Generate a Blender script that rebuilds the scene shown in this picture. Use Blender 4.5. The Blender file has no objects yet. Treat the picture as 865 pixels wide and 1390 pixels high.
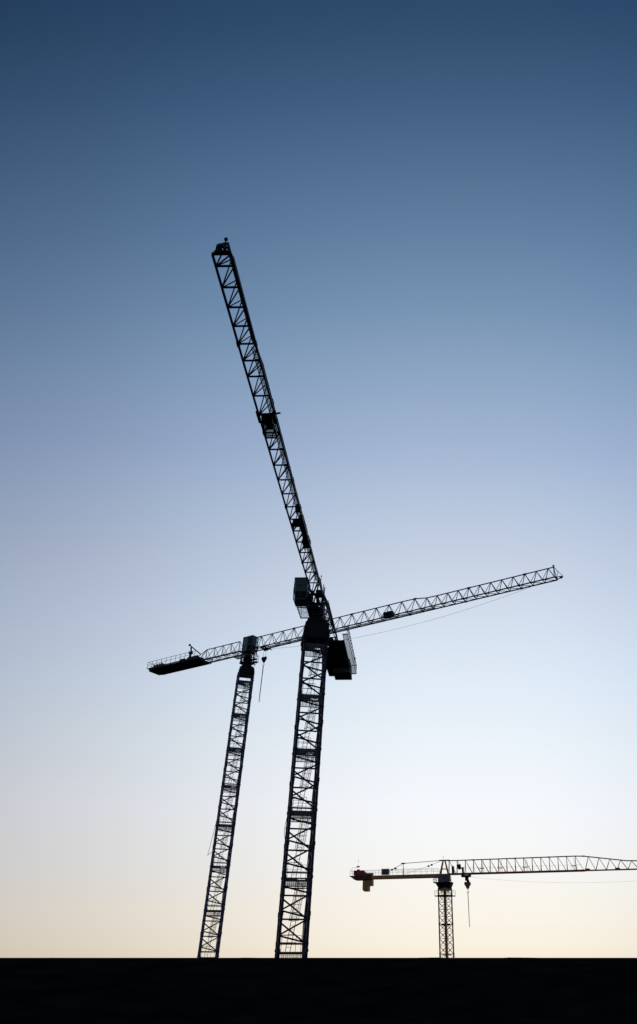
import bpy, math, random
from mathutils import Vector, Matrix
random.seed(7)
sc = bpy.context.scene
COL = sc.collection
CAMZ = 1.6                     # eye height above the ground
PI = math.pi

# ------------------------------------------------------------------ camera
f_px = 930.0
pitch = math.atan(650/f_px)
cam = bpy.data.cameras.new('camera'); co = bpy.data.objects.new('camera', cam); COL.objects.link(co)
co.location = (0, 0, CAMZ); co.rotation_euler = (PI/2+pitch, 0, 0)
cam.sensor_fit = 'VERTICAL'; cam.sensor_height = 36; cam.sensor_width = 36*637/1024
cam.lens = f_px/1390*36
cam.shift_x = -(547-432.5)/1390; cam.shift_y = -45/1390
cam.clip_start = .1; cam.clip_end = 60000
sc.camera = co

# ------------------------------------------------------------------ materials
def srgb(r, g, b):
    return tuple((c/255/12.92 if c/255 <= .04045 else ((c/255+.055)/1.055)**2.4) for c in (r, g, b))+(1,)
def mat(name, col, rough=.5, metal=0., var=.25, scale=1.2, spec=.3, bump=0.):
    m = bpy.data.materials.new(name); m.use_nodes = True
    nt = m.node_tree; b = nt.nodes['Principled BSDF']
    tc = nt.nodes.new('ShaderNodeTexCoord'); n = nt.nodes.new('ShaderNodeTexNoise')
    n.inputs['Scale'].default_value = scale; n.inputs['Detail'].default_value = 6
    nt.links.new(tc.outputs['Object'], n.inputs['Vector'])
    r = nt.nodes.new('ShaderNodeValToRGB')
    r.color_ramp.elements[0].position = .3; r.color_ramp.elements[1].position = .75
    r.color_ramp.elements[0].color = (*[c*(1-var) for c in col], 1)
    r.color_ramp.elements[1].color = (*[min(1, c*(1+var)) for c in col], 1)
    nt.links.new(n.outputs['Fac'], r.inputs['Fac']); nt.links.new(r.outputs['Color'], b.inputs['Base Color'])
    b.inputs['Roughness'].default_value = rough; b.inputs['Metallic'].default_value = metal
    b.inputs['Specular IOR Level'].default_value = spec
    if bump:
        bp = nt.nodes.new('ShaderNodeBump'); bp.inputs['Strength'].default_value = bump
        nt.links.new(n.outputs['Fac'], bp.inputs['Height']); nt.links.new(bp.outputs['Normal'], b.inputs['Normal'])
    return m
M = dict(
    navy=mat('navy_paint', (.022, .027, .075), .5),
    blue=mat('blue_paint', (.045, .075, .19), .5),
    dark=mat('dark_machinery_paint', (.012, .013, .016), .6),
    galv=mat('galvanised_grating', (.22, .23, .25), .6, .2),
    green=mat('dark_green_cab_paint', (.045, .25, .19), .45),
    greygreen=mat('pale_cab_paint', (.36, .40, .36), .5),
    rope=mat('steel_rope', (.10, .10, .11), .5, .5),
    conc=mat('mud_stained_concrete', (.03, .027, .024), 1., spec=0., bump=.2, scale=3),
    concd=mat('dirty_ballast_concrete', (.22, .22, .21), .9, bump=.2, scale=3),
    yellow=mat('ochre_paint', (.85, .42, .14), .5),
    red=mat('red_paint', (.62, .13, .09), .5),
    orange=mat('orange_paint', (.8, .42, .18), .5),
    grey=mat('grey_cab_paint', (.26, .27, .32), .5),
    rust=mat('dark_red_paint', (.22, .07, .05), .6),
    white=mat('off_white_panel', (.85, .86, .84), .4),
)
g = bpy.data.materials.new('tinted_cab_glass'); g.use_nodes = True
b = g.node_tree.nodes['Principled BSDF']; b.inputs['Base Color'].default_value = (.25, .45, .4, 1)
b.inputs['Roughness'].default_value = .08; b.inputs['Transmission Weight'].default_value = .85
M['glass'] = g

# ------------------------------------------------------------------ mesh builder
class MB:
    def __init__(s): s.v = []; s.f = []
    def hexa(s, p):       # 8 corners: bottom 4 then top 4
        n = len(s.v); s.v += [tuple(q) for q in p]
        for q in ((3,2,1,0),(4,5,6,7),(0,1,5,4),(1,2,6,5),(2,3,7,6),(3,0,4,7)): s.f.append(tuple(n+i for i in q))
    def box(s, x0, x1, y0, y1, z0, z1):
        s.hexa([(x0,y0,z0),(x1,y0,z0),(x1,y1,z0),(x0,y1,z0),(x0,y0,z1),(x1,y0,z1),(x1,y1,z1),(x0,y1,z1)])
    def frus(s, b, z0, t, z1):   # rects (x0,x1,y0,y1)
        s.hexa([(b[0],b[2],z0),(b[1],b[2],z0),(b[1],b[3],z0),(b[0],b[3],z0),(t[0],t[2],z1),(t[1],t[2],z1),(t[1],t[3],z1),(t[0],t[3],z1)])
    def bar(s, a, c, w, h=None):
        a = Vector(a); c = Vector(c); d = c-a
        if d.length < 1e-5: return
        d.normalize(); up = Vector((0,0,1)) if abs(d.z) < .95 else Vector((1,0,0))
        l = d.cross(up).normalized(); u = l.cross(d).normalized(); h = h or w
        l *= w/2; u *= h/2
        s.hexa([a-l-u, a+l-u, c+l-u, c-l-u, a-l+u, a+l+u, c+l+u, c-l+u])
    def tube(s, a, c, r, r2=None, n=8):
        a = Vector(a); c = Vector(c); r2 = r if r2 is None else r2
        d = (c-a).normalized(); up = Vector((0,0,1)) if abs(d.z) < .95 else Vector((1,0,0))
        l = d.cross(up).normalized(); u = l.cross(d).normalized(); k = len(s.v)
        for i in range(n):
            q = l*math.cos(2*PI*i/n)+u*math.sin(2*PI*i/n); s.v.append(tuple(a+q*r)); s.v.append(tuple(c+q*r2))
        for i in range(n):
            j = (i+1) % n; s.f.append((k+2*i, k+2*i+1, k+2*j+1, k+2*j))
        s.f.append(tuple(k+2*i for i in range(n))); s.f.append(tuple(k+2*i+1 for i in range(n-1,-1,-1)))
    def ball(s, c, r, n=8, sz=1):
        k = len(s.v); m = n//2
        for i in range(m+1):
            a = PI*i/m
            for j in range(n): t = 2*PI*j/n; s.v.append((c[0]+r*math.sin(a)*math.cos(t), c[1]+r*math.sin(a)*math.sin(t), c[2]+sz*r*math.cos(a)))
        for i in range(m):
            for j in range(n): s.f.append((k+i*n+j, k+(i+1)*n+j, k+(i+1)*n+(j+1)%n, k+i*n+(j+1)%n))
    def path(s, pts, r, n=5):
        for a, c in zip(pts, pts[1:]): s.tube(a, c, r, n=n)
    def ring(s, c, r, t, n=12):
        pts = [(c[0]+r*math.cos(2*PI*i/n), c[1]+r*math.sin(2*PI*i/n), c[2]) for i in range(n+1)]
        for a, e in zip(pts, pts[1:]): s.bar(a, e, t)
    def build(s, name, m, parent=None, loc=(0,0,0), rz=0):
        me = bpy.data.meshes.new(name); me.from_pydata(s.v, [], s.f); me.update()
        me.materials.append(m)
        o = bpy.data.objects.new(name, me); COL.objects.link(o)
        o.parent = parent; o.location = loc; o.rotation_euler = (0, 0, rz)
        return o
def child_copy(o, parent, loc):
    c = o.copy(); COL.objects.link(c); c.parent = parent; c.location = loc
    for ch in list(o.children):
        d = ch.copy(); COL.objects.link(d); d.parent = c
    return c
def thing(name, label, cat, loc, group=None):
    o = bpy.data.objects.new(name, None); COL.objects.link(o); o.location = loc
    o['label'] = label; o['category'] = cat
    if group: o['group'] = group
    return o

def guard_rail(mb, pts, z, h=1.1, step=1.6, t=.045, mid=True):
    """handrail along the polyline pts at floor height z"""
    for (x0, y0), (x1, y1) in zip(pts, pts[1:]):
        L = math.hypot(x1-x0, y1-y0); n = max(1, round(L/step))
        mb.bar((x0,y0,z+h), (x1,y1,z+h), t)
        if mid: mb.bar((x0,y0,z+h*.55), (x1,y1,z+h*.55), t*.75)
        for i in range(n+1):
            k = i/n; x = x0+(x1-x0)*k; y = y0+(y1-y0)*k; mb.bar((x,y,z), (x,y,z+h), t)
def grating(mb, x0, x1, y0, y1, z, pitch_=.1, w=.03, axis='x', frame=.08, hole=None):
    mb.box(x0, x1, y0, y0+frame, z-.08, z+.02); mb.box(x0, x1, y1-frame, y1, z-.08, z+.02)
    mb.box(x0, x0+frame, y0+frame, y1-frame, z-.078, z+.018); mb.box(x1-frame, x1, y0+frame, y1-frame, z-.078, z+.018)
    if axis == 'x':
        y = y0+frame+pitch_*.5
        while y < y1-frame:
            if hole and hole[2] < y < hole[3]:
                if hole[0]-x0 > frame: mb.box(x0+frame, hole[0], y, y+w, z-.03, z+.01)
                if x1-hole[1] > frame: mb.box(hole[1], x1-frame, y, y+w, z-.03, z+.01)
            else: mb.box(x0+frame, x1-frame, y, y+w, z-.03, z+.01)
            y += pitch_
    else:
        x = x0+frame+pitch_*.5
        while x < x1-frame:
            mb.box(x, x+w, y0+frame, y1-frame, z-.03, z+.01); x += pitch_

# ------------------------------------------------------------------ dark flat-top cranes
SEC = 5.27                      # spacing of the landings
def mast_section(root, paint, W, post, brace, top=SEC, lower=False):
    """one mast section, z = 0 at its landing; local -y faces the camera"""
    h = W/2; bay = SEC/3
    m = MB()
    for sx in (-1, 1):
        for sy in (-1, 1):
            m.box(sx*h-post/2, sx*h+post/2, sy*h-post/2, sy*h+post/2, 0, top-.004)
            for z in (.0, SEC/2):
                if z < top: m.box(sx*h-post*.68, sx*h+post*.68, sy*h-post*.68, sy*h+post*.68, z+.01 if z == 0 else z-.14, z+.2)
            for k in range(3):
                z = .58+k*bay
                if z < top-.1:
                    m.box(sx*h-post/2-.012, sx*h+post/2+.012, sy*h-.05-post*.5, sy*h+.05+post*.5, z-.12, z+.12)
    i = h-post*.3
    def bb(a, c, t=brace):
        if a[2] < top and c[2] < top and a[2] > -.01 and c[2] > -.01: m.bar(a, c, t)
    for k in range(-1, 5):
        z = .58+k*bay
        # rear face: level strut and the steep diagonal
        bb((-i, h, z), (i, h, z)); bb((-i, h+.02, z-.12*bay), (i, h+.02, z-.92*bay))
        # front face: rising and falling braces that meet at the left post
        bb((i, -h, z-.03*bay), (-i, -h, z-.64*bay)); bb((-i, -h-.01, z-.72*bay), (i, -h-.01, z-.97*bay))
        # sides
        for sx in (-1, 1):
            bb((sx*h, i, z), (sx*h, -i, z-.5*bay), brace*.8); bb((sx*h, -i, z-.5*bay), (sx*h, i, z-bay), brace*.8)
    o = m.build('mast_section', paint, root)
    p = MB()
    grating(p, -h+post/2+.01, h-post/2-.01, -h+post/2, h-post/2, .0, .12, .028, 'x', .1, hole=(.05, .75, -.2, .6))
    for y in (-.45, .5): p.box(-h+post/2+.02, h-post/2-.02, y, y+.1, -.16, -.082)
    p.box(-h+.25, -.15, -.15, .35, -.12, -.085)
    # mesh skirt hung under the landing edge
    a_, c_ = -h+post/2+.015, h-post/2-.015
    for y in (a_, c_):
        p.box(a_, c_, y-.02, y+.02, -.66, -.58)
        for q in range(5): p.box(a_, c_, y-.01, y+.01, -.14-.09*q-.03, -.14-.09*q)
        for q in range(7): xx = a_+(c_-a_)*q/6; p.box(xx-.02, xx+.02, y-.015, y+.015, -.578, -.082)
    for x in (a_, c_):
        p.box(x-.02, x+.02, a_+.03, c_-.03, -.655, -.585)
        for q in range(5): p.box(x-.01, x+.01, a_+.03, c_-.03, -.14-.09*q-.03, -.14-.09*q)
    p.build('landing_platform', M['galv'], o)
    r = MB(); guard_rail(r, [(-h+.22, -h+.3), (.25, -h+.3)], .02, 1.15, 1.4, .035); guard_rail(r, [(-h+.22, -h+.3), (-h+.22, h-.3)], .02, 1.15, 1.6, .035)
    guard_rail(r, [(-h+.22, h-.3), (h-.3, h-.3)], .02, 1.15, 1.6, .03)
    r.build('guard_rail', M['galv'], o)
    # inclined ladder from this landing up to the next, its safety cage round the upper part
    if top > SEC*.8:
        l = MB(); a = Vector((-.28, .25, .02)); c = Vector((.42, .2, SEC-.05)); d = c-a
        for sx in (-.2, .2): l.bar(a+Vector((sx,0,0)), c+Vector((sx,0,0)), .05)
        n = 17
        for q in range(1, n): e = a+d*(q/n); l.bar(e+Vector((-.2,0,0)), e+Vector((.2,0,0)), .028)
        for q in range(6):
            k = .42+.55*q/5; e = a+d*k; pts = []
            for w in range(9):
                t = PI*w/8; pts.append(e+Vector((math.cos(t)*.4, -.05-math.sin(t)*.62, 0)))
            for A, B in zip(pts, pts[1:]): l.bar(A, B, .045 if q == 0 else .03)
        for w in range(0, 9, 1):
            t = PI*w/8; off = Vector((math.cos(t)*.4, -.05-math.sin(t)*.62, 0)); l.bar(a+d*.42+off, a+d*.97+off, .026)
        l.build('ladder', M['galv'], o)
    return o

def jib_mesh(m, nodes, wfun, hfun, ch, st, lc, xstart=None, top_start=None):
    """triangular lattice: two bottom chords and one top chord, lacing meets the top chord at mid bay"""
    tops = [((a+c)/2) for a, c in zip(nodes, nodes[1:])]
    for s in (-1, 1):
        for a, c in zip(nodes, nodes[1:]): m.bar((a, s*wfun(a)/2, 0), (c, s*wfun(c)/2, 0), ch)
    for a, c in zip(tops, tops[1:]): m.bar((a, 0, hfun(a)), (c, 0, hfun(c)), ch*.85)
    for i, x in enumerate(nodes):
        w = wfun(x)/2
        m.bar((x, -w, .01), (x, w, .01), st)
        if i < len(nodes)-1:
            x2 = nodes[i+1]; w2 = wfun(x2)/2; t = tops[i]; ht = hfun(t)
            m.bar((x, -w, .0), (x2, w2, .0), st*.75)
            for s in (-1, 1):
                m.bar((x, s*w, 0), (t, s*.03, ht), lc); m.bar((x2, s*w2, 0), (t, s*.03, ht), lc)
    return tops

def flat_top_crane(name, label, base, mast_rz, ang, paint, P):
    root = thing(name, label, 'tower crane', (base[0], base[1], 0), None)
    W, post, brace = P['W'], P['post'], P['brace']
    zf = P['land0']+CAMZ            # lowest landing above the ground
    # concrete footing
    m = MB(); m.box(-2.6, 2.6, -2.6, 2.6, -.4, .08); m.build('footing', M['conc'], root, rz=mast_rz)
    m = MB(); h = W/2
    for sx in (-1,1):
        for sy in (-1,1):
            m.box(sx*h-post/2, sx*h+post/2, sy*h-post/2, sy*h+post/2, .06, zf)
            m.box(sx*h-.3, sx*h+.3, sy*h-.3, sy*h+.3, .082, .15)
    for sy in (-h, h):
        m.bar((-h, sy, zf-.5), (h, sy, .8), brace); m.bar((-h, sy+.01, .8), (h, sy+.01, zf-.5), brace)
    for sx in (-h, h): m.bar((sx, -h, zf-.5), (sx, h, .8), brace)
    m.build('mast_base', paint, root, rz=mast_rz)
    zs = [zf+k*SEC for k in range(P['nsec'])]
    s0 = P['slew0']+CAMZ; s1 = P['slew1']+CAMZ; zj = P['zj']+CAMZ
    first = mast_section(root, paint, W, post, brace); first.location = (0,0,zs[0]); first.rotation_euler.z = mast_rz
    for z in zs[1:-1]: child_copy(first, root, (0,0,z))
    last = mast_section(root, paint, W, post, brace, top=s0-zs[-1]+.3); last.location = (0,0,zs[-1]); last.rotation_euler.z = mast_rz
    # slewing collar, seen as a black tapered block
    m = MB(); hs = s1-s0; ca, cb, cw = P['collar']
    k = W/2+P.get('kk',.17)
    m.box(-k-.1, k+.1, -k-.1, k+.1, s0, s0+.12)
    m.frus((-k, k, -k, k), s0+.12, (-k*.95, k*.95, -k*.95, k*.95), s0+hs*ca)
    m.frus((-k*.95, k*.95, -k*.95, k*.95), s0+hs*ca+.002, (-k*cw, k*cw, -k*cw, k*cw), s0+hs*cb)
    for a in range(4):
        q = a*PI/2+PI/4; x, y = math.cos(q)*k*1.33, math.sin(q)*k*1.33
        m.bar((x*.98, y*.98, s0-.55), (x*1.0, y*1.0, s0+hs*.4), .22)
        m.bar((x, y, s0+.3), (x*1.12, y*1.12, s0+.35), .12)
    m.build('slewing_collar', M['dark'], root, rz=mast_rz)
    m = MB(); m.tube((0,0,s0+hs*cb+.002), (0,0,s0+hs*(cb+.1)), k*cw*1.08, n=24); m.tube((0,0,s0+hs*(cb+.1)+.002), (0,0,s1-.03), k*cw*.9, n=24)
    for a in range(16):
        q = a*PI/8; m.box(math.cos(q)*k*cw-.05, math.cos(q)*k*cw+.05, math.sin(q)*k*cw-.05, math.sin(q)*k*cw+.05, s0+hs*cb, s0+hs*(cb+.13))
    m.build('slewing_ring', M['dark'], root)
    # turntable head between ring and jib
    hd = MB(); hj = P['hin']; q = .62
    gap = zj-s1
    for sx in (-1,1):
        for sy in (-1,1):
            hd.bar((sx*.85, sy*.66, s1-.02), (sx*.7, sy*.55, zj-.05), .17)
            hd.bar((sx*.7, sy*.55, zj+.03), (sx*.35, sy*.08, zj+hj+.05), .13)
    hd.box(-1.0, 1.0, -.8, .8, s1-.02, s1+.16)
    hd.bar((-.85,.66,s1+.1), (.7,.55,zj-.2), .08); hd.bar((.85,.66,s1+.1), (-.7,.55,zj-.2), .08)
    hd.bar((-.85,-.66,s1+.1), (.7,-.55,zj-.2), .08); hd.bar((.85,-.66,s1+.1), (-.7,-.55,zj-.2), .08)
    hd.bar((.84,-.66,s1+gap*.5), (.74,.6,s1+gap*.5), .09); hd.bar((-.84,-.66,s1+gap*.5), (-.74,.6,s1+gap*.5), .09)
    hd.box(-.7, .7, -.10, .10, zj+hj-.08, zj+hj+.14)
    for sx in (-1.3, 1.15): hd.box(sx-.09, sx+.09, -.72, .72, zj-.14, zj+.12)
    hd.build('turntable_head', paint, root, rz=ang)
    mc = MB()          # motors, gearboxes and cabinets in the head
    mc.tube((.35,.3,s1+.16), (.35,.3,s1+1.15), .2); mc.tube((-.4,-.3,s1+.16), (-.4,-.3,s1+1.3), .22)
    mc.box(-.5, .0, .22, .62, s1+.4, s1+1.3); mc.box(.05, .55, -.5, .05, s1+.9, s1+1.6)
    mc.tube((0,-.05,s1+.1), (0,-.05,zj+.4), .16); mc.box(-.28, .3, -.3, .42, zj+.22, zj+.95)
    mc.build('slewing_machinery', M['dark'], root, rz=ang)
    hs_ = MB()
    for i in range(9):
        a = Vector((random.uniform(-.8,.8), random.uniform(-.6,.6), s1+random.uniform(.1,.5)))
        c = Vector((random.uniform(-.7,.7), random.uniform(-.5,.5), zj+random.uniform(-.2,.7)))
        mid = (a+c)/2+Vector((random.uniform(-.3,.3), random.uniform(-.3,.3), -.3))
        hs_.path([a*(1-t)**2+mid*2*t*(1-t)+c*t*t for t in [w/8 for w in range(9)]], .035)
    hs_.build('cable_loom', M['dark'], root, rz=ang)
    # access platform round the head on the left side of the jib
    ac = MB(); grating(ac, -1.6, 1.3, .72, 1.3, s1+.5, .11, .04, 'x'); guard_rail(ac, [(-1.55,.75),(-1.55,1.27),(1.27,1.27),(1.27,.75)], s1+.52, 1.0, .9, .035)
    for x in (-1.2, 1.0): ac.bar((x,.6,s1-.4), (x,1.25,s1+.42), .06)
    ac.build('access_platform', M['galv'] if P['main'] else M['dark'], root, rz=ang)
    lk = MB()
    for x in (.3, 1.3, 2.5):
        lk.bar((x,-.5,zj-.05), (x,-1.0,zj-.05), .1); lk.bar((x,-.45,zj-1.6), (x,-.95,zj-P['cabdrop']+.1), .1); lk.bar((x,-.5,zj-.1), (x,-.9,zj-1.4), .07)
    lk.box(.4, .8, -.84, -.4, zj-1.9, zj-.7); lk.box(1.2, 1.9, -.82, -.5, zj-.9, zj-.25); lk.tube((.1,-.6,zj-1.9),(2.2,-.6,zj-1.9), .09); lk.tube((1.0,-.45,s1+.2),(1.6,-.5,zj+.3), .08)
    grating(lk, -.9, 2.6, -.88, -.42, zj-2.0, .1, .04, 'x'); 
    for x in (-.8, .1, 1.1, 2.5): lk.bar((x,-.86,zj-2.0), (x,-.86,zj-.9), .045)
    lk.bar((-.8,-.86,zj-.9),(2.5,-.86,zj-.9), .045); lk.bar((-.8,-.86,zj-1.45),(2.5,-.86,zj-1.45), .04)
    lk.box(-.75, -.2, .35, .7, zj-1.5, zj-.4); lk.bar((.2,.6,s1+.1),(1.5,.7,zj+1.0), .08); lk.bar((-.3,.55,zj+.1),(-.2,.6,zj+1.5), .1); lk.bar((.9,-.5,zj+.1),(.2,-.1,zj+P['hin']), .1)
    lk.build('cab_bracket', M['dark'], root, rz=ang)
    # ---- operator's cab, right-hand side of the jib
    x0, x1, y0, y1 = .55, 2.75, -2.32, -.88
    z0, z1 = zj-P['cabdrop'], zj-P['cabdrop']+2.45
    cm = MB()
    t = .07
    pts_b = [(x0,y0+.1),(x1-.35,y0+.1),(x1-.35,y1-.05),(x0,y1-.05)]
    # roof, back wall, floor frame and corner posts; front leans outward to mid height
    cm.box(x0, x1-.1, y0, y1, z1-.12, z1)
    cm.box(x0, x0+.08, y0+.01, y1-.01, z0, z1-.122)
    for y in (y0+.05, y1-.05):
        cm.bar((x0+.05,y,z0), (x1-.35,y,z0), t); cm.bar((x1-.35,y,z0), (x1,y,z0+.75), t); cm.bar((x1,y,z0+.75), (x1-.14,y,z1-.1), t)
        cm.bar((x0+.05,y,z0+.85), (x1,y,z0+.85), t); cm.bar((x0+1.0,y,z0), (x0+1.0,y,z1-.1), t)
    for y in (y0+.05, (y0+y1)/2, y1-.05):
        cm.bar((x1-.35,y,z0), (x1,y,z0+.75), .06); cm.bar((x1,y,z0+.75), (x1-.14,y,z1-.1), .05)
    for x, z in ((x1-.35,z0),(x1,z0+.78),(x1-.06,z0+1.6)): cm.bar((x,y0+.05,z), (x,y1-.05,z), .07)
    # solid lower half of side walls and part of the floor
    cm.box(x0+.08, x0+1.0, y0+.03, y0+.08, z0, z1-.13)
    cm.box(x0+.08, x1-.5, y1-.09, y1-.04, z0, z1-.13)
    cm.box(x0+.085, x0+1.2, y0+.085, y1-.095, z0+.01, z0+.07)
    cab = cm.build('operator_cab', M['green'] if P['main'] else M['greygreen'], root, rz=ang)
    gl = MB(); e = .012
    gl.hexa([(x1-.35,y0+.06,z0+.02),(x1,y0+.06,z0+.76),(x1,y1-.06,z0+.76),(x1-.35,y1-.06,z0+.02),
             (x1-.35-e,y0+.06,z0+.03),(x1-e,y0+.06,z0+.77),(x1-e,y1-.06,z0+.77),(x1-.35-e,y1-.06,z0+.03)])
    gl.build('window', M['glass'], cab); gl = MB()
    gl.hexa([(x1,y0+.06,z0+.80),(x1-.14,y0+.06,z1-.12),(x1-.14,y1-.06,z1-.12),(x1,y1-.06,z0+.80),
             (x1-e,y0+.06,z0+.80),(x1-.14-e,y0+.06,z1-.12),(x1-.14-e,y1-.06,z1-.12),(x1-e,y1-.06,z0+.80)])
    gl.build('window', M['glass'], cab); gl = MB()
    gl.box(x0+1.04, x1-.3, y0+.04, y0+.052, z0+.9, z1-.13)
    gl.build('window', M['glass'], cab)
    st = MB(); ym = (y0+y1)/2
    st.box(x0+.5, x0+1.05, ym-.3, ym+.3, z0+.45, z0+.6); st.box(x0+.42, x0+.56, ym-.28, ym+.28, z0+.6, z0+1.35)
    st.box(x0+.65, x0+.9, ym-.1, ym+.1, z0+.07, z0+.45)
    for s in (-.42, .42): st.box(x0+.6, x0+1.1, ym+s-.1, ym+s+.1, z0+.3, z0+.8)
    st.build('operator_seat', M['dark'], cab)
    mn = MB(); mn.box(x1-.42, x1-.37, ym-.2, ym+.28, z0+1.0, z0+1.3); mn.build('added_pale_panel', M['white'], cab)  # added white panel, stands in for the pale patch in the cab glazing
    # grating floor slung behind and below the cab
    gp = MB(); grating(gp, x0-2.0, x0+.9, y0+.3, y1+.05, z0-.45, .14, .04, 'x')
    gp.bar((x0-1.0,y0+.3,z0-.3), (x0,y0+.1,z0+.05), .05); gp.bar((x0+.8,y0+.3,z0-.3), (x0+.8,y0+.1,z0+.05), .05)
    gp.bar((x0-.9,y1,z0-.4), (x0-.3,y1+.6,z0-1.0), .05); guard_rail(gp, [(x0-1.95,y1),(x0-1.95,y0+.35),(x0-.05,y0+.35)], z0-.43, 1.1, .8, .035)
    gp.build('cab_walkway', M['galv'], root, rz=ang)
    # ---- jib
    nodes = P['nodes']
    L = nodes[-1]; win, wout = P['win'], P['wout']
    wf = lambda x: win if x < P['kink'] else win+(wout-win)*min(1, (x-P['kink'])/(L-P['kink'])*1.0)
    def hf(x):
        if x <= P['kink']: return P['hin']
        if x <= P['kink']+2.6: return P['hin']+(P['hout']-P['hin'])*(x-P['kink'])/2.6
        return P['hout']
    jm = MB(); tops = jib_mesh(jm, nodes, wf, hf, P['ch'], P['st'], P['lc'])
    # thick joint fittings every few bays
    for i in range(3, len(nodes)-2, 5):
        x = nodes[i]
        for s in (-1,1): jm.box(x-.22, x+.22, s*wf(x)/2-.09, s*wf(x)/2+.09, -.1, .1)
        x = tops[i]; jm.box(x-.28, x+.28, -.08, .08, hf(x)-.1, hf(x)+.1)
    # root panel down to the pivot
    jm.bar((nodes[0], 0, hf(0)), (tops[0], 0, hf(0)), P['ch'])
    # tip: chords close on a sheave frame
    w = wf(L)/2; tz = P.get('tipz', hf(L))
    jm.bar((tops[-1],0,tz), (L-.1,0,tz), P['ch']*.8); jm.bar((L-.1,0,tz), (L,-w,0), P['lc']*1.2); jm.bar((L-.1,0,tz), (L,w,0), P['lc']*1.2)
    jib = jm.build('jib', paint, root, (0,0,zj), ang)
    tm = MB()
    e = P.get('tipe', 1.0)
    tm.box(L, L+.1, -w-.03, w+.03, -.07, .09); tm.bar((L+.1*e,-w*.7,0), (L+1.0*e,-.1,.05), .09); tm.bar((L+.1*e,w*.7,0), (L+1.0*e,.1,.05), .09)
    tm.tube((L+.75*e,-.1,.0), (L+.75*e,.1,.0), .17, n=14); tm.bar((L-.1,0,tz), (L+1.05*e,0,.1), .06)
    tm.bar((L+.3*e,-w*.6,.05), (L+.5*e,-w*.5,.75*e), .05); tm.bar((L+.5*e,-w*.5,.75*e), (L-.05,.0,tz+.08), .05)
    tm.ball((L-.08,0,tz+(.2 if e == 1 else .42)), .15 if e == 1 else .12); tm.tube((L-.08,0,tz), (L-.08,0,tz+.35), .04)
    tm.bar((L+.12,-w*.8,.1), (L+.12,w*.8,.1), .1)
    tm.build('jib_tip', M['dark'], jib)
    # walkway inside the jib, hung on the left side (galvanised strip)
    wk = MB(); xa, xb = nodes[1]+.2, P['kink']+3.5
    yk = win/2-.04
    wk.box(xa, xb, yk-.36, yk-.32, .12, .17); wk.box(xa, xb, yk+.0, yk+.04, .12, .17)
    n = int((xb-xa)/.14)
    for i in range(n): x = xa+.14*i; wk.box(x, x+.055, yk-.32, yk, .125, .155)
    if P['main']:
        xo = xb+.1; yo = wout/2+.02
        wk.box(xo, L-.4, yo-.28, yo-.22, .3, .36); wk.box(xo, L-.4, yo-.06, yo+.0, .3, .36)
        for i in range(int((L-.6-xo)/.11)): x = xo+.11*i; wk.box(x, x+.06, yo-.219, yo-.061, .31, .35)
    wk.build('walkway', M['galv'], jib)
    # boxes hung inside the jib
    for (bx, by, bz, sx, sy, sz) in P['boxes']:
        q = MB(); q.box(bx-sx/2, bx+sx/2, by-sy/2, by+sy/2, bz, bz+sz)
        q.tube((bx,by-sy*.5,bz+sz*.5), (bx,by+sy*.62,bz+sz*.5), min(sx,sz)*.36, n=12)
        q.bar((bx-sx*.6,by-sy*.5,bz-.04), (bx+sx*.6,by-sy*.5,bz-.04), .09); q.bar((bx-sx*.6,by+sy*.5,bz-.04), (bx+sx*.6,by+sy*.5,bz-.04), .09)
        q.build('winch', M['dark'], jib)
    # trolley
    tx = P['trolley']; tr = MB(); w = wf(tx)/2
    tr.box(tx-.55, tx+.55, -w-.1, -w+.12, -.24, -.12); tr.box(tx-.55, tx+.55, w-.12, w+.1, -.24, -.12)
    for s in (-1,1):
        for dx in (-.45,.45):
            tr.tube((tx+dx, s*(w+.06), -.02), (tx+dx, s*(w+.14), -.02), .1); tr.tube((tx+dx*.5, s*.18, -.34), (tx+dx*.5, s*.3, -.34), .22, n=14)
    tr.box(tx-.5, tx-.38, -w+.12, w-.12, -.26, -.16); tr.box(tx+.38, tx+.5, -w+.12, w-.12, -.26, -.16); tr.bar((tx+.3,-w-.1,-.2), (tx+.5, w+.5, -.18), .1)
    if P.get('basket'):
        tr.box(tx-.3, tx+.32, -w+.3, w-.1, -.5, -.262); tr.tube((tx,-w+.3,-.42),(tx,w-.1,-.42), .3, n=14); tr.box(tx-.75, tx-.56, -w+.5, w-.15, -.7, -.2)
    trolley = tr.build('trolley', M['dark'], root, (0,0,zj), ang)
    if P.get('basket'):
        bk = MB(); bx = tx-.3; bz = -1.15
        grating(bk, bx-1.9, bx-.3, -.42, .46, -.3, .075, .045, 'x'); guard_rail(bk, [(bx-.3,-.42),(bx-1.9,-.42),(bx-1.9,.46),(bx-.3,.46)], -.28, .2, .8, .04, mid=False)
        bk.build('maintenance_basket', M['galv'], trolley)
    # ---- counter-jib: truss then ballast deck
    cj = MB(); c0, c1 = P['deck0'], P['deck1']; dz = P['deckz']
    cn = [-.0001]; 
    x = -1.3; cn = [x]
    while x > c0-.4: x -= (abs(c0-.6)-1.3)/5.0+.0; cn.append(x)
    cn = [q for q in cn if q > c0-1.2]
    jib_mesh(cj, cn[::-1], lambda x: P['cjw'], lambda x: P['hin'], P['ch'], P['st'], P['lc'])
    hw = P['deckw']/2
    for s in (-1,1): cj.bar((-1.25, s*P['cjw']/2, 0), (c0-.4, s*P['cjw']/2, 0), .17, .22); cj.bar((c0-.4, s*P['cjw']/2, 0), (c1, s*P['cjw']/2, dz+.12), .16, .2)
    last_top = cn[-2]*.5+cn[-1]*.5
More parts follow.
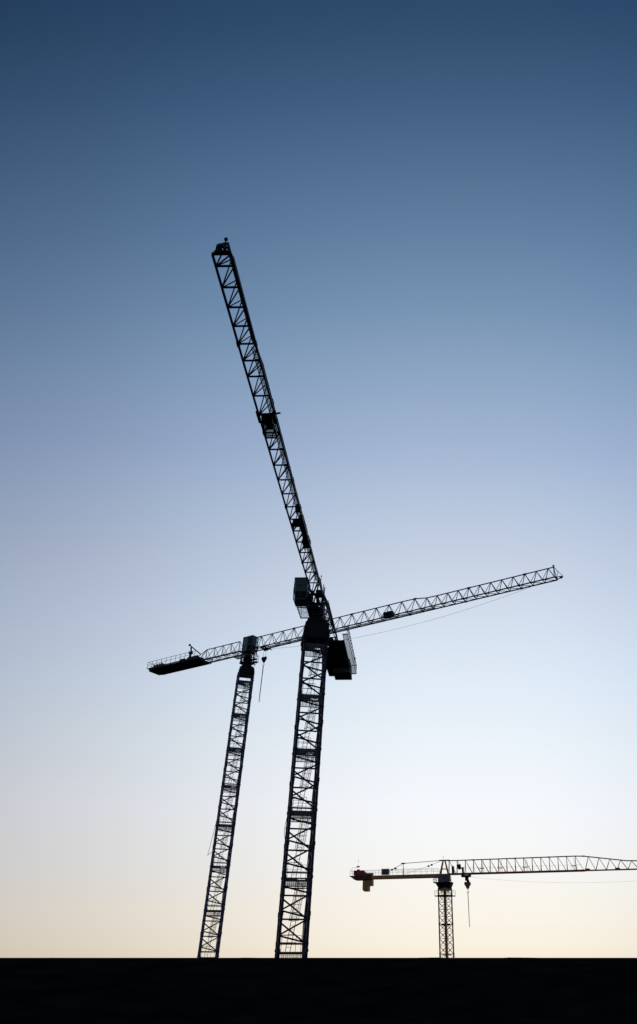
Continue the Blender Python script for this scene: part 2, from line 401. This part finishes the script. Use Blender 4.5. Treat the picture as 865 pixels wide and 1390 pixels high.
    cj.bar((last_top,0,P['hin']), (c0-2.2, -win/2, .35), .09); cj.bar((last_top,0,P['hin']), (c0-2.2, win/2, .35), .09)
    cj.bar((cn[0],0,P['hin']), (tops[0],0,P['hin']), P['ch']*.85); 
    cjo = cj.build('counter_jib', paint, root, (0,0,zj), ang)
    dk = MB()
    dk.box(c1, c0, -hw, -hw+.14, dz-.14, dz+.22); dk.box(c1, c0, hw-.14, hw, dz-.14, dz+.22)
    n = 11
    for i in range(n+1):
        x = c1+(c0-c1)*i/n; dk.box(x-.16, x+.16, -hw+.14, hw-.14, dz-.12, dz+.1)
    dk.box(c1, c1+.16, -hw-.002, hw+.002, dz-.16, dz+.24)
    if P['main']:
        dk.box(c1+.2, c0-2.6, -hw+.16, -hw*.1-.01, dz+.101, dz+.14); dk.box(c1+.2, c0-.1, -hw*.1, hw-.16, dz+.101, dz+.14)
    else: dk.box(c1+.2, c0-.1, -hw+.16, hw-.16, dz+.101, dz+.14)
    dk.build('ballast_deck', M['dark'], cjo, (0,P['dlat'],0))
    sg = MB(); grating(sg, c1+.1, -8.5 if P['main'] else c0, hw+.005, hw+.62, dz+.15, .26, .05, 'y', .05)
    if not P['main']: grating(sg, c1+.1, c0, -hw-.6, -hw-.005, dz+.15, .13, .035, 'y', .05)
    sg.build('side_walkway', M['galv'], cjo, (0,P['dlat'],0))
    rl = MB()
    r0 = (c0+2) if P['main'] else c0
    guard_rail(rl, [(r0, hw+.6), (c1, hw+.6), (c1, -hw-.55), (c0-.5 if not P['main'] else c1+1, -hw-.55)], dz+.17, 1.15, 1.1, .05)
    if P['main']:
        for i in range(12): x = c1+.1+(c0+2-c1)*i/12; rl.bar((x, hw+.1, dz+.2), (x, hw+.6, dz+1.3), .025)
    rl.build('guard_rail', M['galv'], cjo, (0,P['dlat'],0))
    # ballast slabs hung through the deck
    ns = P['slabs']
    for i in range(ns):
        bl = MB(); x = c1+.5+i*.62
        ya = -hw+.42 if not P['main'] else -hw+.95; yb = hw-.42 if not P['main'] else hw+.1
        bl.frus((x, x+.56, ya, yb), dz-P['slabdrop'], (x, x+.56, ya-.05, yb-.12), dz+.9)
        bl.box(x+.2, x+.36, ya-.2, ya+.1, dz+.902, dz+1.05); bl.box(x+.2, x+.36, yb-.4, yb-.15, dz+.902, dz+1.05)
        bl.build('counterweight', M['concd'], root, (-math.sin(ang)*P['dlat'],math.cos(ang)*P['dlat'],zj), ang)
    # hoist winch and cabinets on the deck
    hw2 = MB(); x = c0-1.9
    hw2.box(x-1.5, x+1.0, -.75, -.62, dz+.15, dz+1.0); hw2.box(x-1.5, x+1.0, .62, .75, dz+.15, dz+1.0)
    hw2.tube((x-.2,-.62,dz+.62), (x-.2,.62,dz+.62), .4, n=18); hw2.box(x+.35, x+.95, -.45, .45, dz+.15, dz+.85)
    hw2.tube((x-1.2,-.3,dz+.5), (x-1.2,.6,dz+.5), .28, n=12)
    hw2.build('hoist_winch', M['dark'], root, (0,0,zj), ang)
    ec = MB(); x = c0-4.3; ec.box(x-.55, x+.55, -hw+.2, -hw+.8, dz+.15, dz+.75); ec.box(x-.6, x+.6, -hw+.17, -hw+.83, dz+.752, dz+.8)
    ec.build('electrical_cabinet', M['grey'], root, (0,0,zj), ang)
    if P['davit']:
        d = MB(); x = c0-2.2
        d.bar((x-1.1,-.35,dz+.9), (x-.9,-.35,dz+2.0), .28); d.bar((x-.9,-.35,dz+2.0), (x-1.15,-.35,dz+3.0), .2)
        d.bar((x-1.55,-.35,dz+3.45), (x+1.6,-.35,dz+1.15), .15); d.ball((x-1.6,-.35,dz+3.5), .22); d.box(x-1.25, x-.7, -.6, -.1, dz+1.7, dz+2.15)
        d.build('service_davit', M['navy'], root, (0,0,zj), ang)
    else:
        d = MB(); d.tube((c1+1.3, hw+.6, dz+1.3), (c1+1.3, hw+.75, dz+1.75), .03); d.ball((c1+1.3, hw+.78, dz+1.85), .14)
        d.build('warning_lamp', M['dark'], root, (0,0,zj), ang)
    # aerial over the head
    d = MB(); d.tube((0,.15,P['hin']+.05), (0,.15,P['hin']+.75), .03); d.ball((0,.15,P['hin']+.6), .07); d.build('aerial', M['dark'], root, (0,0,zj), ang)
    # long slack rope under the jib
    if P['rope']:
        xa, xb, sag = P['rope']; rp = MB()
        rp.path([(xa+(xb-xa)*i/40, 0, -.35-4*sag*(i/40)*(1-i/40)) for i in range(41)], .018, 4)
        rp.build('hoist_rope', M['rope'], root, (0,0,zj), ang)
    return root, zj

def arange(a, b, n): return [a+(b-a)*i/n for i in range(n+1)]
# nearest crane: long jib reaches over the viewer
main_nodes = [1.3, 3.9, 6.3] + arange(8.4, 33.15, 12) + arange(35.1, 44.15, 6) + [44.95]
P1 = dict(main=True, W=2.29, post=.22, brace=.125, land0=.38, nsec=6, collar=(.62, .8, .72), slew0=27.3, slew1=30.0, zj=32.3, cabdrop=1.15, tipz=1.05, tipe=.6,
          nodes=main_nodes, kink=34.2, hin=2.15, hout=1.6, win=1.16, wout=1.05, cjw=1.9, ch=.125, st=.095, lc=.07,
          boxes=[(15.2,-.02,.25,.7,1.0,.4), (14.4,.3,.3,3.2,.4,.6), (17.6,.32,.3,.7,.4,.5), (11.7,.25,.2,1.5,.6,.6)], trolley=31.0, basket=True,
          deck0=-10.5, deck1=-22.6, deckz=-.75, deckw=3.1, slabs=5, slabdrop=.85, dlat=.35, davit=False, rope=None)
R1, zj1 = flat_top_crane('tower_crane', 'nearest and largest black tower crane with dark green cab, its jib rising steeply',
                    (-9.28, 69.2), math.radians(12.5), math.radians(-91.1), M['navy'], P1)
# crane behind it on the left, jib to the right
left_nodes = [1.3, 3.6] + arange(5.9, 33.2, 12) + arange(35.0, 54.0, 11)
P2 = dict(main=False, W=2.35, post=.22, brace=.13, land0=.05, nsec=8, collar=(.55, .66, .72), kk=.03, slew0=38.15, slew1=40.1, zj=42.3, cabdrop=.9,
          nodes=left_nodes, kink=31.8, hin=2.15, hout=1.75, win=1.2, wout=1.05, cjw=1.5, ch=.14, st=.09, lc=.075,
          boxes=[(27.5,-.1,.3,1.5,.7,.6)], trolley=3.6,
          deck0=-10.2, deck1=-22.2, deckz=.2, deckw=2.6, slabs=4, slabdrop=.2, dlat=0, davit=True, rope=(4.0, 50.5, 1.7))
R2, zj2 = flat_top_crane('tower_crane', 'blue black tower crane on the left, its slanting jib crossing behind the nearest crane',
                    (-25.95, 111.2), math.radians(18), math.radians(-30), M['blue'], P2)

# hook block of the left crane
def hook_block(root, x, y, ztop, z, ang, s, m1, m2):
    b_ = MB()
    for sx in (-1,1):
        b_.bar((sx*.28*s,0,ztop-z), (sx*.3*s,0,.2*s), .02*s+.012)
    b_.build('hoist_rope', M['rope'], root, (x,y,z), ang)
    h = MB()
    for sx in (-1,1): h.tube((sx*.3*s,-.12*s,.2*s), (sx*.3*s,.12*s,.2*s), .3*s, n=14)
    h.box(-.5*s,.5*s,-.17*s,-.12*s,-.1*s,.4*s); h.box(-.5*s,.5*s,.12*s,.17*s,-.1*s,.4*s)
    h.frus((-.16*s,.16*s,-.14*s,.14*s), -.62*s, (-.42*s,.42*s,-.17*s,.17*s), -.102*s)
    hb = h.build('hook_block', m1, root, (x,y,z), ang)
    k = MB(); pts = [(0,0,-.6*s),(0,0,-.8*s),(.16*s,0,-.92*s),(.18*s,0,-1.12*s),(0,0,-1.25*s),(-.17*s,0,-1.15*s),(-.2*s,0,-1.0*s)]
    k.path(pts, .05*s, 6); k.build('hook', m2, hb)
def frame_pt(base, ang, d, lat=0): return (math.cos(ang)*d-math.sin(ang)*lat, math.sin(ang)*d+math.cos(ang)*lat)
a2 = math.radians(-30)
hx, hy = frame_pt(None, a2, 3.6)
hook_block(R2, hx, hy, zj2-.35, 40.25+CAMZ, a2, .85, M['dark'], M['dark'])
def sling(label, loc, length, r, m):
    t = thing('lifting_chain', label, 'lifting chain', loc)
    c_ = MB(); c_.ring((0,0,-.1), .09, .03); z = -.12
    c_.tube((0,0,-.05), (0,0,-1.0), r*1.5); c_.tube((.04,0,-.15), (.03,0,-length), r); c_.tube((-.04,0,-.15), (-.03,0,-length*.97), r)
    c_.build('chain', m, t)
    e = MB(); e.tube((0,0,-length+.05), (0,0,-length-.25), r*2.3, r*1.3); e.path([(0,0,-length-.25),(.1,0,-length-.38),(.05,0,-length-.5),(-.08,0,-length-.45)], r*1.1)
    e.build('hook', m, t)
sling('thin grey lifting chain hanging from the black hook of the left crane', (-25.95+hx, 111.2+hy, 40.25+CAMZ-1.08), 5.4, .035, M['galv'])

# loose cable loops beside the two dark masts
c_ = MB(); c_.path([(-1.3,-1.3,19.2),(-1.62,-1.3,16.5),(-1.85,-1.3,14.6),(-2.02,-1.3,13.4),(-1.7,-1.3,13.7),(-1.3,-1.3,13.9)], .03)
c_.build('power_cable', M['dark'], R2, rz=math.radians(18))
c_ = MB(); c_.path([(-1.25,-1.2,12.7),(-1.38,-1.2,12.0),(-1.5,-1.2,11.3),(-1.52,-1.2,10.7),(-1.42,-1.2,10.2),(-1.25,-1.2,9.9)], .025)
c_.build('power_cable', M['dark'], R1, rz=math.radians(12.5))

for rt, hh, W_, rz_ in ((R1, 28.5, 2.29, 12.5), (R2, 39.0, 2.35, 18)):
    c_ = MB(); h_ = W_/2
    c_.path([(h_-.32+.05*math.sin(z*1.3), -h_+.3+.04*math.sin(z*2.1+1), z) for z in [.2+.6*i for i in range(int(hh/.6))]], .05, 5)
    c_.build('power_cable', M['dark'], rt, rz=math.radians(rz_))

# ------------------------------------------------------------------ distant ochre and red crane
R3 = thing('tower_crane', 'small distant ochre and red tower crane with grey cab at the lower right', 'tower crane', (11.4, 216, 0))
a3 = math.radians(-15.6); zj3 = 18.7+CAMZ
m = MB(); m.box(-3,3,-3,3,-.4,.08); m.build('footing', M['conc'], R3, rz=PI/4)
W3 = 2.5; h = W3/2; S3 = 6.5
def section3(height):
    m = MB(); i = h-.08
    for sx in (-1,1):
        for sy in (-1,1):
            m.box(sx*h-.13, sx*h+.13, sy*h-.13, sy*h+.13, 0, height-.004); m.box(sx*h-.18, sx*h+.18, sy*h-.18, sy*h+.18, .01, .22)
    n = max(1, round(height/(S3/4)))
    for k in range(n):
        z0, z1 = k*height/n+.1, (k+1)*height/n-.02
        for s in (-1,1):
            for A, B in (((-i,s*h),(i,s*h)), ((s*h,-i),(s*h,i))):
                m.bar((*A,z0), (*B,z0), .08); m.bar((*A,z0+.05), (*B,z1), .075); m.bar((B[0],B[1]+.01,z0+.05), (A[0],A[1]+.01,z1), .075)
    o = m.build('mast_section', M['yellow'], R3, rz=PI/4+math.radians(2))
    p = MB(); grating(p, -h+.15, h-.15, -h+.15, h-.15, 0, .12, .08); p.box(-h+.4,h-.4,-h+.4,h-.4,-.3,-.1); p.build('landing_platform', M['dark'], o)
    p = MB(); grating(p, -.5, .5, -.5, .5, height*.5, .14, .06); p.build('rest_platform', M['dark'], o)
    l = MB()
    for s in (-.2,.2): l.bar((s,.3,.1), (s,.3,height), .05)
    for k in range(int(height/.3)): l.bar((-.2,.3,.2+.3*k), (.2,.3,.2+.3*k), .03)
    l.build('ladder', M['galv'], o)
    return o
s3 = section3(S3); s3.location = (0,0,.75+CAMZ)
child_copy(s3, R3, (0,0,.75+S3+CAMZ))
s3 = section3(15.5-.75-2*S3); s3.location = (0,0,.75+2*S3+CAMZ)
m = MB()
for sx in (-1,1):
    for sy in (-1,1): m.box(sx*h-.15, sx*h+.15, sy*h-.15, sy*h+.15, .06, .75+CAMZ)
for s in (-1,1):
    m.bar((-h,s*h,.6),(h,s*h,2.2),.08); m.bar((s*h,-h,.6),(s*h,h,2.2),.08)
m.build('mast_base', M['yellow'], R3, rz=PI/4+math.radians(2))
m = MB(); z = 13.75+CAMZ; q = 2.0
m.box(-q, q, -q, -h-.15, z-.22, z); m.box(-q, q, h+.15, q, z-.22, z); m.box(-q, -h-.15, -h-.14, h+.14, z-.22, z); m.box(h+.15, q, -h-.14, h+.14, z-.22, z)
guard_rail(m, [(-q,-q),(q,-q),(q,q),(-q,q),(-q,-q)], z, 1.1, 1.2, .05); m.build('ring_platform', M['dark'], R3, rz=PI/4)
m = MB(); z = 15.4+CAMZ
m.frus((-h-.1,h+.1,-h-.1,h+.1), z-.5, (-h-.1,h+.1,-h-.1,h+.1), z); m.build('mast_head', M['yellow'], R3, rz=PI/4)
m = MB()
m.frus((-1.5,1.5,-1.3,1.3), z+.002, (-2.3,2.1,-1.6,1.6), z+1.3); m.box(-2.9, 2.1, -1.62, 1.62, z+1.302, z+1.45)
guard_rail(m, [(-1.9,-1.6),(-2.85,-1.6),(-2.85,1.6),(-1.9,1.6)], z+1.45, 1.1, 1.0, .07)
m.build('slewing_platform', M['dark'], R3, rz=a3)
m = MB(); zc = z+1.452
m.box(-1.5, 1.35, -1.6, .2, zc, zc+1.55); m.box(-1.6,1.5,-1.68,.28, zc+1.552, zc+1.65)
m.frus((1.352,1.9,-1.5,.1), zc+.2, (1.352,1.75,-1.5,.1), zc+1.5)
cb = m.build('operator_cab', M['grey'], R3, rz=a3)
m = MB(); m.box(-.1,1.2,-1.625,-1.605,zc+.55,zc+1.35); m.build('window', M['glass'], cb); m = MB(); m.box(1.905,1.92,-1.4,0,zc+.5,zc+1.3); m.build('window', M['glass'], cb)
m = MB(); m.tube((0,.8,z+1.4), (0,.8,zj3+.2), .6, n=16); m.build('slewing_machinery', M['dark'], R3, rz=a3)
# apex frame
m = MB(); hA = 3.35
for s in (-.7,.7):
    m.bar((-1.1,s,.1),(-.25,s*.3,hA), .26); m.bar((1.1,s,.1),(.25,s*.3,hA), .26); m.bar((-.75,s*.8,1.3),(.75,s*.8,1.3), .14)
m.box(-1.35, 1.6, -.35, .35, hA-.12, hA+.16); m.tube((-.2,0,hA+.1),(-.2,0,hA+.9), .03); m.ball((-.2,0,hA+1.0), .12)
m.box(-1.4, 1.4, -.8, .8, -.25, .12)
m.build('apex_frame', M['yellow'], R3, (0,0,zj3), a3)
# jib: red truss, inclined posts and diagonals, kink near the tip section
K3 = 37.2; L3 = 62.0
def h3(x):
    if x < K3: return 3.25+.45*x/K3*.35
    if x < K3+12: return 3.4-1.5*(x-K3)/12
    return 1.9
jm = MB(); jt = MB()
x = 1.3; i = 0
while x < L3:
    st = 2.28 if x < K3-1 else 2.7
    x2 = x+st; mm = jm if x < K3-.5 else jt
    a, c = h3(x), h3(x2)
    for s in (-.75,.75):
        mm.bar((x,s,0),(x2,s,0), .24 if mm is jm else .15, .34 if mm is jm else .2)
        if mm is jm:
            mm.bar((x,s,0),(x+.12,s*.08,a), .12); mm.bar((x+.12,s*.08,a),(x2-.25,s,0), .085)
        else:
            mm.bar((x,s,0),(x+st*.45,s*.08,h3(x+st*.45)), .1); mm.bar((x+st*.45,s*.08,h3(x+st*.45)),(x2,s,0), .1)
    mm.bar((x,-.75,0),(x,.75,0), .1); mm.bar((x,-.75,0),(x2,.75,0), .08)
    mm.bar((x,0,a),(x2,0,c), .24)
    if i in (3,8,12,16): mm.box(x-.35,x+.35,-.15,.15,a-.15,a+.15)
    x = x2; i += 1
jo = jm.build('jib', M['red'], R3, (0,0,zj3), a3)
jt.build('jib_end_section', M['orange'], jo)
for x in (K3+1.2, K3+8.8): m = MB(); m.box(x-.6,x+.6,-.5,.5,-.1,.42); m.build('rope_pulley_box', M['dark'], jo)
m = MB(); m.box(2,K3,-.35,.35,.2,.24)
m.bar((2,-.35,1.35),(K3,-.35,1.35), .03)
for k in range(22): m.bar((2.2+1.6*k,-.35,.2),(2.2+1.6*k,-.35,1.35), .03)
m.build('walkway', M['galv'], jo)
for x in (10.6, 15.6, 22.4, 35.2):      # small access ladders with gates in the jib
    m = MB(); m.box(x-.9,x+.4,-.4,.3,1.1,1.2); 
    for s in (0,.45): m.bar((x+s,-.3,.2),(x+s,-.3,3.0), .05)
    for q in range(9): m.bar((x,-.3,.4+.3*q),(x+.45,-.3,.4+.3*q), .04)
    m.build('access_ladder', M['dark'], jo)
m = MB(); m.box(3.7,4.6,-.5,.5,1.6,2.3); m.tube((4.2,-.6,1.5),(4.2,.6,1.5), .42, n=12); m.box(2.2,2.7,-.6,.5,.2,1.9); m.box(5.0,5.4,-.5,.5,.2,1.6)
m.build('winch', M['dark'], jo)
# counter-jib girder
m = MB()
for s in (-.85,.85): m.box(-26.0,-1.3,s-.14,s+.14,-.72,.12)
for k in range(14): x = -25.5+k*1.8; m.box(x,x+.2,-.71,.71,-.5,.0)
cjo = m.build('counter_jib', M['yellow'], R3, (0,0,zj3), a3)
m = MB(); m.frus((-25.4,-23.6,-1.0,1.0), -.9, (-27.3,-23.6,-1.02,1.02), .2); m.box(-23.598,-20.6,-1.02,1.02,-.85,.2); m.build('tail_platform', M['rust'], cjo)
m = MB(); guard_rail(m, [(-1.6,-1.1),(-27,-1.1),(-27,1.1),(-1.6,1.1)], .15, 1.3, 1.7, .05); m.build('guard_rail', M['galv'], cjo)
m = MB(); m.box(-26.0,-23.2,-.9,.9,.31,1.5); m.box(-25.2,-24.6,-.5,.5,1.502,1.8); m.box(-22.9,-20.6,-.8,.8,.31,.8); m.tube((-23.1,-.8,.9),(-23.1,.8,.9),.35)
m.build('hoist_winch', M['red'], R3, (0,0,zj3), a3)
m = MB(); m.frus((-22.9,-21.5,-.7,.7), -3.6, (-23.3,-21.5,-.7,.7), -3.2); m.box(-23.3,-21.5,-.7,.7,-3.198,-.96); m.build('counterweight', M['yellow'], R3, (0,0,zj3), a3)
m = MB(); m.box(-21.48,-20.5,-.7,.7,-2.3,-.96); m.build('counterweight', M['yellow'], R3, (0,0,zj3), a3)
m = MB()
for k in range(5): m.box(-17.8,-15.8,-.9,-.8,.3+.3*k,.42+.3*k)
for x in (-17.8,-16.8,-15.9): m.box(x,x+.1,-.78,-.7,.2,1.9)
m.box(-17.8,-15.8,-.68,.3,.3,1.7); m.build('electrical_cabinet', M['grey'], R3, (0,0,zj3), a3)
m = MB()
m.bar((-1.2,0,hA+.02),(-11.6,0,2.95), .13); m.bar((-11.6,0,2.95),(-14.6,0,1.7), .1); m.bar((-14.6,0,1.7),(-17,0,.4), .06)
m.box(-15.3,-14.7,-.15,.15,1.3,1.7); m.box(-14.3,-13.7,-.15,.15,1.6,2.0); m.box(-12.3,-11.2,-.2,.2,2.8,3.1)
m.bar((-11.7,-.3,.1),(-11.7,0,2.95), .1); m.bar((-11.7,.3,.1),(-11.7,0,2.95), .1)
m.bar((-1.3,0,hA-.2),(-4.2,0,2.2), .07); m.bar((-4.2,0,2.2),(-11.2,0,.4), .05); m.box(-3.8,-3.3,-.15,.15,2.2,2.6); m.box(-4.7,-4.2,-.15,.15,1.9,2.3)
m.build('tie_bar', M['red'], R3, (0,0,zj3), a3)
m = MB(); m.bar((-26.9,0,1.4),(-26.9,0,2.2),.05); m.bar((-26.9,0,2.2),(-24.9,0,2.35),.06); m.box(-25.4,-24.6,-.2,.2,2.35,2.65); m.tube((-25,0,2.6),(-25,0,3.9),.02); m.ball((-25,0,4.0),.1)
m.build('wind_gauge', M['red'], R3, (0,0,zj3), a3)
# trolley, hook
m = MB(); x = 6.1; m.box(x-1.3,x+1.1,-.95,.95,-.75,-.35); 
for s in (-.9,.9): m.tube((x+s,-1.1,-.2),(x+s,1.1,-.2),.22)
m.box(x-.35,x+.5,-.4,.4,-1.6,-.75); m.tube((x+.35,-.3,-1.7),(x+.35,.3,-1.7),.35,n=12)
m.build('trolley', M['dark'], R3, (0,0,zj3), a3)
hx, hy = frame_pt(None, a3, 6.3)
hook_block(R3, hx, hy, zj3-1.6, 16.1+CAMZ, a3, 1.5, M['red'], M['dark'])
m = MB(); m.path([(7+(75-7)*i/40, 0, -.75-4*2.0*(i/40)*(1-i/40)) for i in range(41) if 7+(75-7)*i/40 < 62], .014, 4); m.build('hoist_rope', M['rope'], R3, (0,0,zj3), a3)
sling('thin lifting chain hanging from the red hook block of the distant ochre crane', (11.4+hx, 216+hy, 16.1+CAMZ-1.85), 7.2, .05, M['galv'])

# ------------------------------------------------------------------ ground
m = MB(); n = 60; R = 30000
gv = []; gf = []
rad = [0, 5, 10, 20, 28, 33, 37, 40, 41.5, 43, 47, 52, 58, 80, 120, 170, 240, 400, 800, 2000, 6000, 30000]; seg = 300
def berm(r): return max(0, 1-abs(r-41.5)/13)**.8 if abs(r-41.5) < 13 else 0
gv.append((0,0,0))
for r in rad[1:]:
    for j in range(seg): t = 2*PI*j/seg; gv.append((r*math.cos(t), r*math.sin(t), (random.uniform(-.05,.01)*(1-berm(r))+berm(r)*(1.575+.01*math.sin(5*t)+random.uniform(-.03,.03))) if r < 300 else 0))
for j in range(seg): gf.append((0, 1+j, 1+(j+1)%seg))
for i in range(len(rad)-2):
    for j in range(seg): a = 1+i*seg; gf.append((a+j, a+seg+j, a+seg+(j+1)%seg, a+(j+1)%seg))
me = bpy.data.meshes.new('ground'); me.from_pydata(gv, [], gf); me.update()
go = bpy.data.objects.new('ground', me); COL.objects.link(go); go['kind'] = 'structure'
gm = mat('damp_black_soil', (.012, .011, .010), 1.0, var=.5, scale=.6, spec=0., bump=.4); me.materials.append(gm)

# ------------------------------------------------------------------ dusk sky
w = bpy.data.worlds.new('World'); sc.world = w; w.use_nodes = True
nt = w.node_tree; N = nt.nodes; Lk = nt.links
bg = N['Background']; tc = N.new('ShaderNodeTexCoord'); sp = N.new('ShaderNodeSeparateXYZ'); Lk.new(tc.outputs['Generated'], sp.inputs[0])
def math_(op, a, b_=None, clamp=False):
    n = N.new('ShaderNodeMath'); n.operation = op; n.use_clamp = clamp
    for i, v in enumerate((a, b_)):
        if v is None: continue
        if isinstance(v, (int, float)): n.inputs[i].default_value = v
        else: Lk.new(v, n.inputs[i])
    return n.outputs[0]
# twilight colour follows the height above the sunset horizon, brightness falls off to either side of it
ang_ = math_('MULTIPLY', math_('ARCTAN2', math_('MAXIMUM', sp.outputs['Z'], 0.0), sp.outputs['Y']), 1/PI, True)
ramp = N.new('ShaderNodeValToRGB'); Lk.new(ang_, ramp.inputs['Fac'])
stops = [(1300,(249,236,216)),(1288,(250,240,223)),(1240,(251,245,233)),(1175,(248,247,245)),(1090,(245,248,253)),(1010,(236,243,250)),(930,(225,236,248)),
         (840,(212,223,238)),(750,(197,208,226)),(680,(181,197,220)),(610,(164,183,211)),(515,(143,167,196)),(420,(120,148,180)),(320,(99,129,162)),
         (220,(81,111,144)),(135,(65,95,129)),(50,(52,81,113)),(0,(45,74,108))]
st = [(max(0, pitch+math.atan((650-y)/f_px))/PI, srgb(*c)) for y, c in stops]
st += [(.52, srgb(42,66,94)), (.7, srgb(62,78,102)), (.88, srgb(108,116,132)), (1.0, srgb(122,124,134))]
def fill(r, st):
    cr = r.color_ramp
    cr.elements[0].position = st[0][0]; cr.elements[0].color = st[0][1]
    cr.elements[1].position = st[-1][0]; cr.elements[1].color = st[-1][1]
    for p_, c_ in st[1:-1]: e = cr.elements.new(p_); e.color = c_
fill(ramp, st)
side = N.new('ShaderNodeValToRGB'); Lk.new(math_('ADD', math_('MULTIPLY', sp.outputs['X'], .5), .5), side.inputs['Fac'])
side.color_ramp.interpolation = 'B_SPLINE'
fill(side, [((x+1)/2, (*v, 1)) for x, v in ((-1,(.33,.35,.42)),(-.6,(.54,.57,.64)),(-.49,(.62,.65,.71)),(-.38,(.72,.74,.79)),(-.27,(.825,.86,.9)),(-.14,(.925,.94,.955)),
    (.0,(1,1,1)),(.1,(1.01,1.01,1.01)),(.18,(.99,1,1.01)),(.27,(.945,.97,1)),(.4,(.84,.87,.91)),(1,(.44,.46,.5)))])
side2 = N.new('ShaderNodeValToRGB'); Lk.new(math_('ADD', math_('MULTIPLY', sp.outputs['X'], .5), .5), side2.inputs['Fac'])
side2.color_ramp.interpolation = 'B_SPLINE'      # near the horizon the fall-off is neutral to warm
fill(side2, [((x+1)/2, (*v, 1)) for x, v in ((-1,(.36,.34,.32)),(-.49,(.65,.63,.62)),(-.38,(.73,.715,.70)),(-.27,(.825,.81,.80)),(-.14,(.93,.92,.91)),
    (.0,(1,1,1)),(.1,(1.01,1.01,1.01)),(.18,(1,1,1)),(.27,(.96,.96,.96)),(.4,(.86,.86,.86)),(1,(.45,.45,.45)))])
sm = N.new('ShaderNodeMix'); sm.data_type = 'RGBA'
Lk.new(math_('MULTIPLY', ang_, 180/24, True), sm.inputs[0]); Lk.new(side2.outputs['Color'], sm.inputs[6]); Lk.new(side.outputs['Color'], sm.inputs[7])
mx = N.new('ShaderNodeMix'); mx.data_type = 'RGBA'; mx.blend_type = 'MULTIPLY'; mx.inputs[0].default_value = 1
Lk.new(ramp.outputs['Color'], mx.inputs[6]); Lk.new(sm.outputs[2], mx.inputs[7])
Lk.new(mx.outputs[2], bg.inputs['Color']); bg.inputs['Strength'].default_value = 1.0

# faint afterglow from behind the cranes, where the sun has just set
sl = bpy.data.lights.new('sunset_glow', 'SUN'); sl.energy = .12; sl.angle = math.radians(12); sl.color = (1, .8, .6)
so = bpy.data.objects.new('sunset_glow', sl); COL.objects.link(so)
so.rotation_euler = Vector((-.15, -1, -.05)).to_track_quat('-Z', 'Y').to_euler()

sc.view_settings.view_transform = 'Standard'; sc.view_settings.look = 'None'; sc.view_settings.exposure = 0; sc.view_settings.gamma = 1
sc.render.resolution_x = 637; sc.render.resolution_y = 1024
